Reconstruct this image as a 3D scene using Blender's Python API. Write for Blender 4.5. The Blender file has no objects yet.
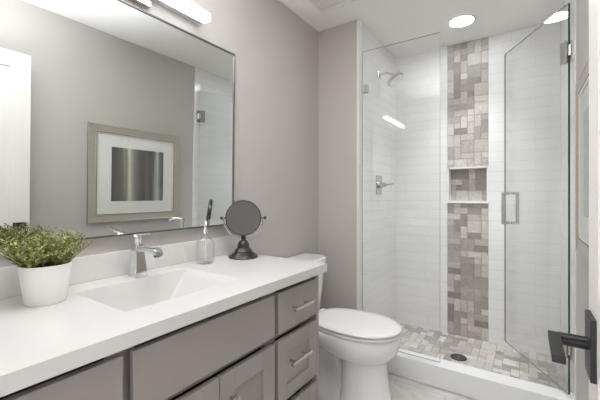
import bpy, bmesh, math, random
from mathutils import Vector, Matrix
R = math.radians
PI = math.pi
S = bpy.context.scene
COL = S.collection

# ------------------------------------------------------------------ camera
cam_data = bpy.data.cameras.new('camera')
cam = bpy.data.objects.new('camera', cam_data)
COL.objects.link(cam)
cam.location = (1.309, 0.0, 1.1974)
cam.rotation_euler = (R(90), 0, R(33.91))
cam_data.sensor_width = 36
cam_data.lens = 335.21 / 600 * 36
cam_data.shift_y = -5.33 / 600
cam_data.clip_start = 0.02
S.camera = cam

# ------------------------------------------------------------------ world, exposure
W = bpy.data.worlds.new('world')
S.world = W
W.use_nodes = True
W.node_tree.nodes['Background'].inputs[0].default_value = (0.95, 0.97, 1.0, 1)
W.node_tree.nodes['Background'].inputs[1].default_value = 1.0
S.view_settings.view_transform = 'Standard'
S.view_settings.look = 'None'
S.view_settings.gamma = 1
S.view_settings.exposure = 0.27
S.cycles.max_bounces = 14
S.cycles.diffuse_bounces = 6
S.cycles.glossy_bounces = 8
S.cycles.transparent_max_bounces = 24
S.cycles.transmission_bounces = 12
S.cycles.sample_clamp_indirect = 6

BAR_E = 6.6      # vanity bar
CAN_E = 34.0      # recessed lamps


def area(name, loc, rot, sx, sy, power, colour=(1, 1, 1), shape='RECTANGLE', spread=180):
    l = bpy.data.lights.new(name, 'AREA')
    l.shape = shape
    l.size = sx
    l.size_y = sy
    l.energy = power
    l.color = colour
    l.spread = R(spread)
    o = bpy.data.objects.new(name, l)
    COL.objects.link(o)
    o.location = loc
    o.rotation_euler = rot
    return o


area('shower_lamp_beam', (0.93, 2.638, 2.432), (0, 0, 0), 0.15, 0.15, 3.1, (0.91, 0.96, 1.0), 'DISK', 76)
# fill lamp added low in the hall to brighten the cabinet fronts
area('hall_fill', (1.02, -0.75, 0.80), (R(90), 0, 0), 0.75, 1.0, 6.5, (0.91, 0.96, 1.0))
# fill strip added overhead, and up-facing lamp standing in for the photographer's bounced flash
area('ceiling_fill', (0.72, 0.70, 2.425), (0, 0, 0), 0.14, 0.8, 4.6, (0.905, 0.955, 1.0))
area('bounced_flash_stand_in', (0.80, 0.36, 1.70), (R(170), 0, 0), 0.45, 0.45, 20, (0.905, 0.955, 1.0), 'RECTANGLE', 112)


# ------------------------------------------------------------------ materials
def new_mat(name):
    m = bpy.data.materials.new(name)
    m.use_nodes = True
    nt = m.node_tree
    return m, nt, nt.nodes['Principled BSDF']


def srgb(r, g, b):
    f = lambda c: (c / 255 / 12.92) if c / 255 <= 0.04045 else ((c / 255 + 0.055) / 1.055) ** 2.4
    return (f(r), f(g), f(b), 1)


def plain(name, rgb, rough=0.5, metal=0.0, noise=0.0, scale=40, bump=0.0, coat=0.0, spec=0.5):
    m, nt, b = new_mat(name)
    b.inputs['Roughness'].default_value = rough
    b.inputs['Metallic'].default_value = metal
    b.inputs['Coat Weight'].default_value = coat
    b.inputs['Specular IOR Level'].default_value = spec
    c = srgb(*rgb)
    b.inputs['Base Color'].default_value = c
    tc = nt.nodes.new('ShaderNodeTexCoord')
    n = nt.nodes.new('ShaderNodeTexNoise')
    n.inputs['Scale'].default_value = scale
    n.inputs['Detail'].default_value = 4
    nt.links.new(tc.outputs['Object'], n.inputs['Vector'])
    if noise > 0:
        mx = nt.nodes.new('ShaderNodeMix')
        mx.data_type = 'RGBA'
        mx.inputs['A'].default_value = tuple(x * (1 - noise) for x in c[:3]) + (1,)
        mx.inputs['B'].default_value = tuple(min(1, x * (1 + noise)) for x in c[:3]) + (1,)
        nt.links.new(n.outputs['Fac'], mx.inputs['Factor'])
        nt.links.new(mx.outputs['Result'], b.inputs['Base Color'])
    if bump > 0:
        bp = nt.nodes.new('ShaderNodeBump')
        bp.inputs['Strength'].default_value = bump
        bp.inputs['Distance'].default_value = 0.002
        nt.links.new(n.outputs['Fac'], bp.inputs['Height'])
        nt.links.new(bp.outputs['Normal'], b.inputs['Normal'])
    return m


def emis(name, colour, strength):
    m, nt, b = new_mat(name)
    b.inputs['Base Color'].default_value = (0.9, 0.9, 0.9, 1)
    b.inputs['Emission Color'].default_value = colour
    b.inputs['Emission Strength'].default_value = strength
    return m


def thin_glass(name, tint, rough=0.0):
    """clear sheet glass: Fresnel mix of see-through and mirror, the same for every ray"""
    m = bpy.data.materials.new(name)
    m.use_nodes = True
    nt = m.node_tree
    nt.nodes.clear()
    out = nt.nodes.new('ShaderNodeOutputMaterial')
    mix = nt.nodes.new('ShaderNodeMixShader')
    tr = nt.nodes.new('ShaderNodeBsdfTransparent')
    gl = nt.nodes.new('ShaderNodeBsdfGlossy')
    tr.inputs[0].default_value = tint
    gl.inputs['Roughness'].default_value = rough
    fr = nt.nodes.new('ShaderNodeFresnel')
    geo = nt.nodes.new('ShaderNodeNewGeometry')
    ior = nt.nodes.new('ShaderNodeMapRange')
    ior.inputs['To Min'].default_value = 1.5
    ior.inputs['To Max'].default_value = 1 / 1.5
    nt.links.new(geo.outputs['Backfacing'], ior.inputs['Value'])
    nt.links.new(ior.outputs[0], fr.inputs['IOR'])
    nt.links.new(fr.outputs[0], mix.inputs[0])
    nt.links.new(tr.outputs[0], mix.inputs[1])
    nt.links.new(gl.outputs[0], mix.inputs[2])
    nt.links.new(mix.outputs[0], out.inputs[0])
    return m


def tile_mat(name, rgb, rgb2, mortar, bw, rh, ms=0.0025, rough=0.2, offset=0.5, bump=0.25, vein=None):
    """tiles laid out in metres on the UV map"""
    m, nt, b = new_mat(name)
    uv = nt.nodes.new('ShaderNodeUVMap')
    br = nt.nodes.new('ShaderNodeTexBrick')
    br.offset = offset
    br.inputs['Color1'].default_value = srgb(*rgb)
    br.inputs['Color2'].default_value = srgb(*rgb2)
    br.inputs['Mortar'].default_value = srgb(*mortar)
    br.inputs['Scale'].default_value = 1
    br.inputs['Mortar Size'].default_value = ms
    br.inputs['Mortar Smooth'].default_value = 0.3
    br.inputs['Brick Width'].default_value = bw
    br.inputs['Row Height'].default_value = rh
    nt.links.new(uv.outputs[0], br.inputs['Vector'])
    colour = br.outputs['Color']
    if vein:
        n = nt.nodes.new('ShaderNodeTexNoise')
        n.inputs['Scale'].default_value = vein[0]
        n.inputs['Detail'].default_value = 8
        n.inputs['Distortion'].default_value = 1.6
        nt.links.new(uv.outputs[0], n.inputs['Vector'])
        cr = nt.nodes.new('ShaderNodeValToRGB')
        cr.color_ramp.elements[0].position = 0.35
        cr.color_ramp.elements[0].color = (vein[1],) * 3 + (1,)
        cr.color_ramp.elements[1].position = 0.6
        cr.color_ramp.elements[1].color = (1, 1, 1, 1)
        nt.links.new(n.outputs['Fac'], cr.inputs[0])
        mx = nt.nodes.new('ShaderNodeMix')
        mx.data_type = 'RGBA'
        mx.blend_type = 'MULTIPLY'
        mx.inputs['Factor'].default_value = 1
        nt.links.new(colour, mx.inputs['A'])
        nt.links.new(cr.outputs[0], mx.inputs['B'])
        colour = mx.outputs['Result']
    nt.links.new(colour, b.inputs['Base Color'])
    b.inputs['Roughness'].default_value = rough
    bp = nt.nodes.new('ShaderNodeBump')
    bp.invert = True
    bp.inputs['Strength'].default_value = bump
    bp.inputs['Distance'].default_value = 0.002
    nt.links.new(br.outputs['Fac'], bp.inputs['Height'])
    nt.links.new(bp.outputs['Normal'], b.inputs['Normal'])
    return m


def mosaic_mat(name, ramp):
    """stone mosaic: every tile carries its own random number in the attribute 'tile'"""
    m, nt, b = new_mat(name)
    at = nt.nodes.new('ShaderNodeAttribute')
    at.attribute_name = 'tile'
    cr = nt.nodes.new('ShaderNodeValToRGB')
    e = cr.color_ramp.elements
    e[0].position, e[0].color = ramp[0][0], srgb(*ramp[0][1])
    e[1].position, e[1].color = ramp[-1][0], srgb(*ramp[-1][1])
    for p, c in ramp[1:-1]:
        k = e.new(p)
        k.color = srgb(*c)
    nt.links.new(at.outputs['Fac'], cr.inputs[0])
    tc = nt.nodes.new('ShaderNodeTexCoord')
    n = nt.nodes.new('ShaderNodeTexNoise')
    n.inputs['Scale'].default_value = 34
    n.inputs['Detail'].default_value = 6
    n.inputs['Distortion'].default_value = 1.0
    nt.links.new(tc.outputs['Object'], n.inputs['Vector'])
    mr = nt.nodes.new('ShaderNodeMapRange')
    mr.inputs['From Min'].default_value = 0.3
    mr.inputs['From Max'].default_value = 0.7
    mr.inputs['To Min'].default_value = 0.84
    mr.inputs['To Max'].default_value = 1.1
    nt.links.new(n.outputs['Fac'], mr.inputs['Value'])
    mx = nt.nodes.new('ShaderNodeMix')
    mx.data_type = 'RGBA'
    mx.blend_type = 'MULTIPLY'
    mx.inputs['Factor'].default_value = 1
    nt.links.new(cr.outputs[0], mx.inputs['A'])
    nt.links.new(mr.outputs[0], mx.inputs['B'])
    nt.links.new(mx.outputs['Result'], b.inputs['Base Color'])
    b.inputs['Roughness'].default_value = 0.38
    return m


M = {}
M['wall'] = plain('taupe_wall_paint', (189, 183, 179), 0.6, noise=0.012, scale=3, bump=0.02)
M['ceiling'] = plain('white_ceiling_paint', (244, 241, 238), 0.75, noise=0.01, scale=3)
M['trim'] = plain('white_trim_paint', (236, 233, 229), 0.35, noise=0.006)
M['door'] = plain('white_door_paint', (238, 233, 227), 0.32, noise=0.006)
M['hall'] = plain('hall_paint', (150, 147, 143), 0.7, noise=0.02, scale=3)
M['subway'] = tile_mat('white_wall_tile', (239, 238, 236), (236, 235, 233), (217, 215, 213), 0.305, 0.0765, 0.0014, 0.14, bump=0.2)
M['floor'] = tile_mat('pale_stone_floor_tile', (222, 218, 211), (214, 210, 204), (186, 182, 177), 0.61, 0.305, 0.0022, 0.3, 0.5, 0.15, vein=(5.5, 0.84))
M['mosaic'] = mosaic_mat('taupe_stone_mosaic', [(0.0, (142, 134, 129)), (0.3, (168, 160, 154)), (0.62, (192, 184, 177)), (1.0, (212, 205, 198))])
M['mosaic_floor'] = mosaic_mat('pale_stone_mosaic', [(0.0, (158, 151, 145)), (0.3, (182, 175, 168)), (0.62, (204, 197, 190)), (1.0, (224, 218, 211))])
M['quartz'] = plain('white_countertop', (213, 211, 208), 0.22, noise=0.008, scale=60)
M['basin'] = plain('satin_white_sink', (209, 207, 204), 0.5, noise=0.006, scale=60)
M['curb'] = plain('white_curb_stone', (238, 237, 236), 0.3, noise=0.008, scale=30)
M['cabinet'] = plain('grey_cabinet_paint', (154, 147, 143), 0.38, noise=0.01, scale=20)
M['kick'] = plain('dark_toe_kick', (70, 66, 63), 0.6)
M['nickel'] = plain('brushed_nickel', (200, 197, 193), 0.24, 1.0, noise=0.03, scale=80)
M['chrome'] = plain('polished_chrome', (226, 228, 230), 0.06, 1.0)
M['mirror'] = plain('mirror_silver', (230, 233, 231), 0.0, 1.0)
M['mirror_dim'] = plain('vanity_mirror_silver', (190, 188, 185), 0.03, 1.0)
M['mframe'] = plain('dark_steel_trim', (124, 120, 116), 0.35, 0.9)
M['porcelain'] = plain('white_porcelain', (240, 240, 240), 0.09, coat=0.4, noise=0.003)
M['seat'] = plain('white_seat_plastic', (240, 238, 235), 0.2, noise=0.003)
M['black'] = plain('matte_black_metal', (24, 23, 23), 0.38, 0.0)
M['pot'] = plain('white_ceramic_pot', (246, 245, 242), 0.4, noise=0.006)
M['soil'] = plain('dark_soil', (52, 42, 32), 0.9, noise=0.3, scale=200)
M['bronze'] = plain('oil_rubbed_bronze', (66, 61, 58), 0.36, 0.7, noise=0.12, scale=60)
M['bronze_dark'] = plain('gunmetal', (74, 72, 70), 0.3, 0.9)
M['frame_in'] = plain('pale_silver_leaf', (226, 221, 211), 0.36, 0.4)
M['frame'] = plain('champagne_silver_leaf', (190, 183, 172), 0.36, 0.5, noise=0.08, scale=45)
M['frame_lip'] = plain('dark_frame_side', (128, 112, 104), 0.5, 0.1)
M['mat'] = plain('white_mat_board', (248, 246, 244), 0.8)
M['glass'] = thin_glass('shower_glass', (0.988, 0.992, 0.989, 1))
M['glass_edge'] = plain('green_glass_edge', (28, 78, 62), 0.12)
M['glass_edge_pale'] = plain('pale_glass_edge', (146, 153, 149), 0.15)
M['clear'] = thin_glass('clear_bottle_glass', (0.985, 0.987, 0.985, 1))
M['picture_glass'] = thin_glass('picture_glass', (0.995, 0.996, 0.995, 1))
M['bar'] = emis('led_diffuser', (0.91, 0.96, 1.0, 1), BAR_E)
M['can'] = emis('recessed_lamp_lens', (0.90, 0.955, 1.0, 1), CAN_E)
M['plastic'] = plain('white_plastic', (232, 229, 226), 0.5)
M['drain'] = plain('dark_steel_drain', (88, 84, 80), 0.35, 0.9)
M['drain_hole'] = plain('drain_hole', (56, 52, 50), 0.6)


def leaf_mat():
    m, nt, b = new_mat('plant_leaf')
    at = nt.nodes.new('ShaderNodeAttribute')
    at.attribute_name = 'tile'
    cr = nt.nodes.new('ShaderNodeValToRGB')
    e = cr.color_ramp.elements
    e[0].position, e[0].color = 0.0, srgb(58, 66, 34)
    e[1].position, e[1].color = 1.0, srgb(208, 206, 146)
    k = e.new(0.45)
    k.color = srgb(112, 118, 62)
    k = e.new(0.75)
    k.color = srgb(160, 163, 96)
    nt.links.new(at.outputs['Fac'], cr.inputs[0])
    nt.links.new(cr.outputs[0], b.inputs['Base Color'])
    b.inputs['Roughness'].default_value = 0.5
    b.inputs['Subsurface Weight'].default_value = 0.0
    return m


M['leaf'] = leaf_mat()


def art_mat():
    """upright smoky streaks, pale ones and dark ones, across the local Y axis"""
    m, nt, b = new_mat('streaked_abstract_print')
    tc = nt.nodes.new('ShaderNodeTexCoord')
    mp = nt.nodes.new('ShaderNodeMapping')
    mp.inputs['Scale'].default_value = (1, 26, 1.6)
    n = nt.nodes.new('ShaderNodeTexNoise')
    n.inputs['Scale'].default_value = 1.0
    n.inputs['Detail'].default_value = 6
    n.inputs['Roughness'].default_value = 0.6
    nt.links.new(tc.outputs['Object'], mp.inputs['Vector'])
    nt.links.new(mp.outputs[0], n.inputs['Vector'])
    sep = nt.nodes.new('ShaderNodeSeparateXYZ')
    nt.links.new(tc.outputs['Object'], sep.inputs[0])
    mr = nt.nodes.new('ShaderNodeMapRange')
    mr.inputs['From Min'].default_value = -0.235
    mr.inputs['From Max'].default_value = 0.235
    nt.links.new(sep.outputs['Y'], mr.inputs['Value'])
    ad = nt.nodes.new('ShaderNodeMath')
    ad.operation = 'MULTIPLY_ADD'
    ad.inputs[1].default_value = 0.16
    nt.links.new(n.outputs['Fac'], ad.inputs[0])
    nt.links.new(mr.outputs[0], ad.inputs[2])
    sb = nt.nodes.new('ShaderNodeMath')
    sb.operation = 'SUBTRACT'
    sb.inputs[1].default_value = 0.08
    nt.links.new(ad.outputs[0], sb.inputs[0])
    cr = nt.nodes.new('ShaderNodeValToRGB')
    e = cr.color_ramp.elements
    stops = [(0.0, (92, 88, 86)), (0.12, (112, 106, 102)), (0.2, (128, 124, 116)), (0.27, (160, 156, 142)), (0.315, (240, 234, 208)), (0.37, (186, 184, 176)),
             (0.42, (150, 146, 140)), (0.5, (118, 112, 108)), (0.58, (92, 88, 86)), (0.66, (112, 108, 106)), (0.72, (84, 80, 80)),
             (0.8, (122, 122, 120)), (0.86, (228, 230, 230)), (0.91, (160, 160, 158)), (0.96, (100, 97, 95)), (1.0, (110, 106, 102))]
    e[0].position, e[0].color = 0.0, srgb(*stops[0][1])
    e[1].position, e[1].color = 1.0, srgb(*stops[-1][1])
    for p, c in stops[1:-1]:
        k = e.new(p)
        k.color = srgb(*c)
    nt.links.new(sb.outputs[0], cr.inputs[0])
    mul = nt.nodes.new('ShaderNodeMapRange')
    mul.inputs['From Min'].default_value = 0.3
    mul.inputs['From Max'].default_value = 0.7
    mul.inputs['To Min'].default_value = 0.7
    mul.inputs['To Max'].default_value = 1.15
    nt.links.new(n.outputs['Fac'], mul.inputs['Value'])
    mx = nt.nodes.new('ShaderNodeMix')
    mx.data_type = 'RGBA'
    mx.blend_type = 'MULTIPLY'
    mx.inputs['Factor'].default_value = 1
    nt.links.new(cr.outputs[0], mx.inputs['A'])
    nt.links.new(mul.outputs[0], mx.inputs['B'])
    nt.links.new(mx.outputs['Result'], b.inputs['Base Color'])
    b.inputs['Roughness'].default_value = 0.5
    return m


M['art'] = art_mat()


# ------------------------------------------------------------------ mesh helpers
def obj(name, bm, mat, parent=None, smooth=False, loc=None, bevel=0.0, seg=2):
    me = bpy.data.meshes.new(name)
    bm.normal_update()
    bm.to_mesh(me)
    bm.free()
    mats = mat if isinstance(mat, (list, tuple)) else [mat]
    for m in mats:
        me.materials.append(m)
    o = bpy.data.objects.new(name, me)
    COL.objects.link(o)
    if parent:
        o.parent = parent
    if loc:
        o.location = loc
    if bevel > 0:
        b = o.modifiers.new('bevel', 'BEVEL')
        b.width = bevel
        b.segments = seg
        b.limit_method = 'ANGLE'
        b.angle_limit = R(35)
        b.harden_normals = False
    if smooth or bevel > 0:
        for p in me.polygons:
            p.use_smooth = True
        if bevel > 0 or smooth == 'auto':
            me.set_sharp_from_angle(angle=R(38))
    return o


def tag(o, label, cat, group=None, kind=None):
    o['label'] = label
    if cat:
        o['category'] = cat
    if group:
        o['group'] = group
    if kind:
        o['kind'] = kind
    return o


def thing(name, label, cat, loc=(0, 0, 0), rz=0, group=None):
    o = bpy.data.objects.new(name, None)
    COL.objects.link(o)
    o.empty_display_size = 0.05
    o.location = loc
    o.rotation_euler = (0, 0, rz)
    return tag(o, label, cat, group)


def struct(o, label=None, cat=None):
    o['kind'] = 'structure'
    if label:
        o['label'] = label
        o['category'] = cat
    return o


def box(bm, x0, x1, y0, y1, z0, z1, mi=0):
    v = [bm.verts.new((x, y, z)) for x in (x0, x1) for y in (y0, y1) for z in (z0, z1)]
    fs = []
    for q in ((0, 1, 3, 2), (4, 6, 7, 5), (0, 4, 5, 1), (2, 3, 7, 6), (0, 2, 6, 4), (1, 5, 7, 3)):
        f = bm.faces.new([v[i] for i in q])
        f.material_index = mi
        fs.append(f)
    return fs


def boxo(name, b, mat, parent=None, bevel=0.0, seg=2):
    bm = bmesh.new()
    box(bm, *b)
    return obj(name, bm, mat, parent, bevel=bevel, seg=seg)


def uv_world(bm):
    uv = bm.loops.layers.uv.verify()
    bm.normal_update()
    for f in bm.faces:
        n = f.normal
        a = max(range(3), key=lambda i: abs(n[i]))
        for l in f.loops:
            c = l.vert.co
            l[uv].uv = ((c.y, c.z), (c.x, c.z), (c.x, c.y))[a]


def lathe(bm, prof, n=32, centre=(0, 0, 0), axis='z', mi=0, cap0=True, cap1=True):
    rings = []
    for r, h in prof:
        ring = []
        for i in range(n):
            a = 2 * PI * i / n
            p = (r * math.cos(a), r * math.sin(a), h)
            if axis == 'x':
                p = (p[2], p[0], p[1])
            elif axis == 'y':
                p = (p[1], p[2], p[0])
            ring.append(bm.verts.new((p[0] + centre[0], p[1] + centre[1], p[2] + centre[2])))
        rings.append(ring)
    for a, b in zip(rings, rings[1:]):
        for i in range(n):
            f = bm.faces.new((a[i], a[(i + 1) % n], b[(i + 1) % n], b[i]))
            f.material_index = mi
    if cap0:
        bm.faces.new(rings[0][::-1]).material_index = mi
    if cap1:
        bm.faces.new(rings[-1]).material_index = mi


def tube(bm, pts, r, n=10, r1=None, mi=0):
    """round bar along a polyline with even or tapering radius"""
    pts = [Vector(p) for p in pts]
    rings = []
    up = Vector((0, 0, 1))
    for i, p in enumerate(pts):
        d = (pts[min(i + 1, len(pts) - 1)] - pts[max(i - 1, 0)]).normalized()
        ref = up if abs(d.dot(up)) < 0.95 else Vector((1, 0, 0))
        u = d.cross(ref).normalized()
        w = u.cross(d).normalized()
        rr = r if r1 is None else r + (r1 - r) * i / (len(pts) - 1)
        rings.append([bm.verts.new(p + (u * math.cos(2 * PI * k / n) + w * math.sin(2 * PI * k / n)) * rr) for k in range(n)])
    for a, b in zip(rings, rings[1:]):
        for k in range(n):
            bm.faces.new((a[k], b[k], b[(k + 1) % n], a[(k + 1) % n])).material_index = mi
    bm.faces.new(rings[0])
    bm.faces.new(rings[-1][::-1])


def arc(c, r, a0, a1, n, plane='xz'):
    out = []
    for i in range(n + 1):
        a = a0 + (a1 - a0) * i / n
        u, v = r * math.cos(a), r * math.sin(a)
        out.append({'xz': (c[0] + u, c[1], c[2] + v), 'yz': (c[0], c[1] + u, c[2] + v), 'xy': (c[0] + u, c[1] + v, c[2])}[plane])
    return out


def loft(bm, rings, cap0=True, cap1=True, mi=0):
    rs = [[bm.verts.new(p) for p in r] for r in rings]
    n = len(rs[0])
    for a, b in zip(rs, rs[1:]):
        for i in range(n):
            bm.faces.new((a[i], a[(i + 1) % n], b[(i + 1) % n], b[i])).material_index = mi
    if cap0:
        bm.faces.new(rs[0][::-1]).material_index = mi
    if cap1:
        bm.faces.new(rs[-1]).material_index = mi
    return rs


def rrect(cx, cy, hx, hy, r, z, n=5):
    pts = []
    for sx, sy, a0 in ((1, 1, 0), (-1, 1, 90), (-1, -1, 180), (1, -1, 270)):
        for i in range(n + 1):
            a = R(a0 + 90 * i / n)
            pts.append((cx + sx * (hx - r) + r * math.cos(a), cy + sy * (hy - r) + r * math.sin(a), z))
    return pts


def mosaic(name, nu, nv, cell, place, mat, seed, parent=None, skip=None, grout=0.0018, relief=0.0025):
    """mixed squares and 2x1 stones on a grid; place(u, v, h) -> world point; h is height over the grout"""
    rnd = random.Random(seed)
    used = [[False] * nv for _ in range(nu)]
    bm = bmesh.new()
    lay = bm.faces.layers.float.new('tile')
    for j in range(nv):
        for i in range(nu):
            if used[i][j]:
                continue
            w = h = 1
            q = rnd.random()
            if q < 0.34 and i + 1 < nu and not used[i + 1][j]:
                w = 2
            elif q < 0.66 and j + 1 < nv:
                h = 2
            elif q < 0.8 and i + 1 < nu and j + 1 < nv and not used[i + 1][j] and not used[i + 1][j + 1]:
                w = h = 2
            for a in range(w):
                for b in range(h):
                    used[i + a][j + b] = True
            val = rnd.random()
            u0, u1, v0, v1 = i * cell + grout, (i + w) * cell - grout, j * cell + grout, (j + h) * cell - grout
            if skip:
                r = skip(u0, u1, v0, v1)
                if r is None:
                    continue
                u0, u1, v0, v1 = r
            bot = [bm.verts.new(place(*p, 0)) for p in ((u0, v0), (u1, v0), (u1, v1), (u0, v1))]
            e = 0.0012
            top = [bm.verts.new(place(*p, relief)) for p in ((u0 + e, v0 + e), (u1 - e, v0 + e), (u1 - e, v1 - e), (u0 + e, v1 - e))]
            for k in range(4):
                f = bm.faces.new((bot[k], bot[(k + 1) % 4], top[(k + 1) % 4], top[k]))
                f[lay] = val
            f = bm.faces.new(top)
            f[lay] = val
    # grout bed
    g0, g1 = nu * cell, nv * cell
    return bm, lay


# ================================================================== ROOM SHELL
CEIL = 2.44
XW = 1.524          # right wall
YD = 2.2            # grey wall beside the shower
XS = 0.324          # shower's left wall
YB = 3.017          # shower's back wall
YN = 0.05           # inner face of the wall with the doorway
SL, SR = 0.768, 1.068   # mosaic strip
NZ0, NZ1 = 1.139, 1.423

bm = bmesh.new()
box(bm, -0.12, 1.65, YN - 0.12, YD + 0.02, -0.1, 0.0)
uv_world(bm)
struct(obj('floor', bm, M['floor']), 'pale grey veined stone tile floor beside the toilet', 'floor')
struct(boxo('ceiling', (-0.12, 1.65, -0.07, YB + 0.12, CEIL, CEIL + 0.1), M['ceiling']), 'flat white ceiling over the bathroom and shower', 'ceiling')
struct(boxo('wall_left', (-0.12, 0.0, -0.07, YD + 0.0, 0.0, CEIL), M['wall']), 'taupe painted wall behind the vanity and large mirror', 'wall')
struct(boxo('wall_back', (-0.12, XS, YD, YD + 0.105, 0.0, CEIL), M['wall']), 'short taupe wall beside the toilet left of the shower', 'wall')
struct(boxo('wall_right', (XW, 1.65, -0.07, YD, 0.0, CEIL), M['wall']), 'taupe painted wall behind the framed print', 'wall')
bm = bmesh.new()
box(bm, 0.0, 0.62, YN - 0.12, YN, 0, CEIL)
box(bm, 1.46, XW, YN - 0.12, YN, 0, CEIL)
box(bm, 0.62, 1.46, YN - 0.12, YN, 2.09, CEIL)
struct(obj('wall_near', bm, M['wall']), 'taupe wall with the open doorway behind the camera', 'wall')
bm = bmesh.new()
box(bm, 0.62, 0.64, YN - 0.12, YN, 0.0, 2.09)
box(bm, 1.44, 1.46, YN - 0.12, YN, 0.0, 2.09)
box(bm, 0.64, 1.44, YN - 0.12, YN, 2.07, 2.09)
struct(obj('trim_1', bm, M['trim']), 'white jamb lining the open doorway', 'door jamb')

# hall outside the doorway
bm = bmesh.new()
box(bm, -0.6, 2.8, -1.5, YN - 0.12, -0.1, 0.0)
uv_world(bm)
struct(obj('floor_hall', bm, M['floor']), 'pale tile floor of the hall outside the doorway', 'floor')
struct(boxo('wall_hall', (-0.6, 2.8, -1.6, -1.5, 0, CEIL), M['hall']), 'grey hall wall opposite the doorway', 'wall')
struct(boxo('ceiling_hall', (-0.6, 2.8, -1.6, -0.07, CEIL, CEIL + 0.1), M['ceiling']), 'white ceiling of the hall', 'ceiling')

# shower shell
bm = bmesh.new()
box(bm, XS - 0.12, XS, YD + 0.105, YB + 0.1, 0.0, CEIL)
box(bm, XS, XS + 0.006, YD + 0.0, YB, 0.04, CEIL)
uv_world(bm)
struct(obj('wall_shower_left', bm, M['subway']), 'white tiled shower wall carrying the shower head', 'wall')
bm = bmesh.new()
box(bm, XW, 1.65, YD, YB + 0.1, 0.0, CEIL)
box(bm, XW - 0.006, XW, YD, YB, 0.04, CEIL)
uv_world(bm)
struct(obj('wall_shower_right', bm, M['subway']), 'white tiled shower wall behind the open glass door', 'wall')
bm = bmesh.new()
box(bm, XS, SL, YB, YB + 0.1, 0.0, CEIL)
box(bm, SR, XW, YB, YB + 0.1, 0.0, CEIL)
uv_world(bm)
wb = struct(obj('wall_shower_back', bm, M['subway']), 'white tiled back wall of the shower with a stone mosaic strip', 'wall')
# backing of the strip, with the niche box
ND = 0.09
bm = bmesh.new()
box(bm, SL, SR, YB + 0.003, YB + 0.1, 0.0, NZ0)
box(bm, SL, SR, YB + 0.003, YB + 0.1, NZ1, CEIL)
box(bm, SL, SR, YB + ND, YB + 0.1, NZ0, NZ1)
M['grout'] = plain('grey_grout', (168, 161, 154), 0.8)
obj('grout_bed', bm, M['grout'], wb)


def strip_place(u, v, h):
    return (SL + u, YB + 0.003 - h, 0.04 + v)


def strip_skip(u0, u1, v0, v1):
    z0, z1 = 0.04 + v0, 0.04 + v1
    if z0 >= NZ0 - 0.004 and z1 <= NZ1 + 0.004:
        return None
    if z0 < NZ0 < z1:
        z1 = NZ0
    elif z0 < NZ1 < z1:
        z0 = NZ1
    if z1 > CEIL:
        z1 = CEIL
    if z0 >= z1:
        return None
    return u0, u1, z0 - 0.04, z1 - 0.04


bm, lay = mosaic('strip', 6, 48, 0.05, strip_place, M['mosaic'], 11, skip=strip_skip)
o = obj('mosaic_strip', bm, M['mosaic'], wb)
o['label'] = 'taupe stone mosaic strip'
# niche
bm, lay = mosaic('niche', 6, 6, 0.0497, lambda u, v, h: (SL + 0.003 + u * 0.98, YB + ND - h, NZ0 + u * 0 + v * 0.95), M['mosaic'], 5)
o = obj('niche_back', bm, M['mosaic'], wb)
o['label'] = 'mosaic back of the recessed niche'
bm = bmesh.new()
box(bm, SL, SL + 0.012, YB - 0.003, YB + ND, NZ0, NZ1)
box(bm, SR - 0.012, SR, YB - 0.003, YB + ND, NZ0, NZ1)
box(bm, SL, SR, YB - 0.003, YB + ND, NZ1 - 0.012, NZ1)
obj('niche_frame', bm, M['trim'], wb)
o = boxo('niche_sill', (SL - 0.004, SR + 0.004, YB - 0.012, YB + ND, NZ0 - 0.012, NZ0 + 0.006), M['curb'], wb, bevel=0.002)
o['label'] = 'white stone niche sill'

# shower floor
bm, lay = mosaic('pan', 24, 15, 0.05, lambda u, v, h: (XS + 0.004 + u, YD + 0.1 + v * 0.96, 0.037 + h), M['mosaic_floor'], 23)
dr = (0.915, 2.606)
o = struct(obj('floor_shower', bm, M['mosaic_floor']), 'pale stone mosaic shower floor', 'floor')
b2 = bmesh.new()
box(b2, XS, XW, YD + 0.05, YB, 0.0, 0.0372)
obj('grout_bed', b2, M['grout'], o)
struct(boxo('trim_2', (XS - 0.15, XW, YD - 0.001, YD + 0.112, 0.0, 0.135), M['curb'], bevel=0.004), 'white stone shower curb across the shower opening', 'shower curb')
# white edge trim at the end of the grey wall
struct(boxo('trim_3', (XS - 0.006, XS + 0.008, YD - 0.006, YD + 0.05, 0.135, CEIL), M['trim'], bevel=0.002), 'white tile edge trim at the end of the taupe stub wall', 'trim')
struct(boxo('baseboard_back', (0.0, XS - 0.155, YD - 0.014, YD, 0.0, 0.135), M['trim'], bevel=0.003), 'white baseboard behind the toilet', 'baseboard')
struct(boxo('baseboard_left', (0.0, 0.014, 1.33, YD - 0.014, 0.0, 0.135), M['trim'], bevel=0.003), 'white baseboard under the toilet tank', 'baseboard')
struct(boxo('baseboard_right', (XW - 0.014, XW, YN, YD - 0.001, 0.0, 0.135), M['trim'], bevel=0.003), 'white baseboard under the framed print', 'baseboard')

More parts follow.
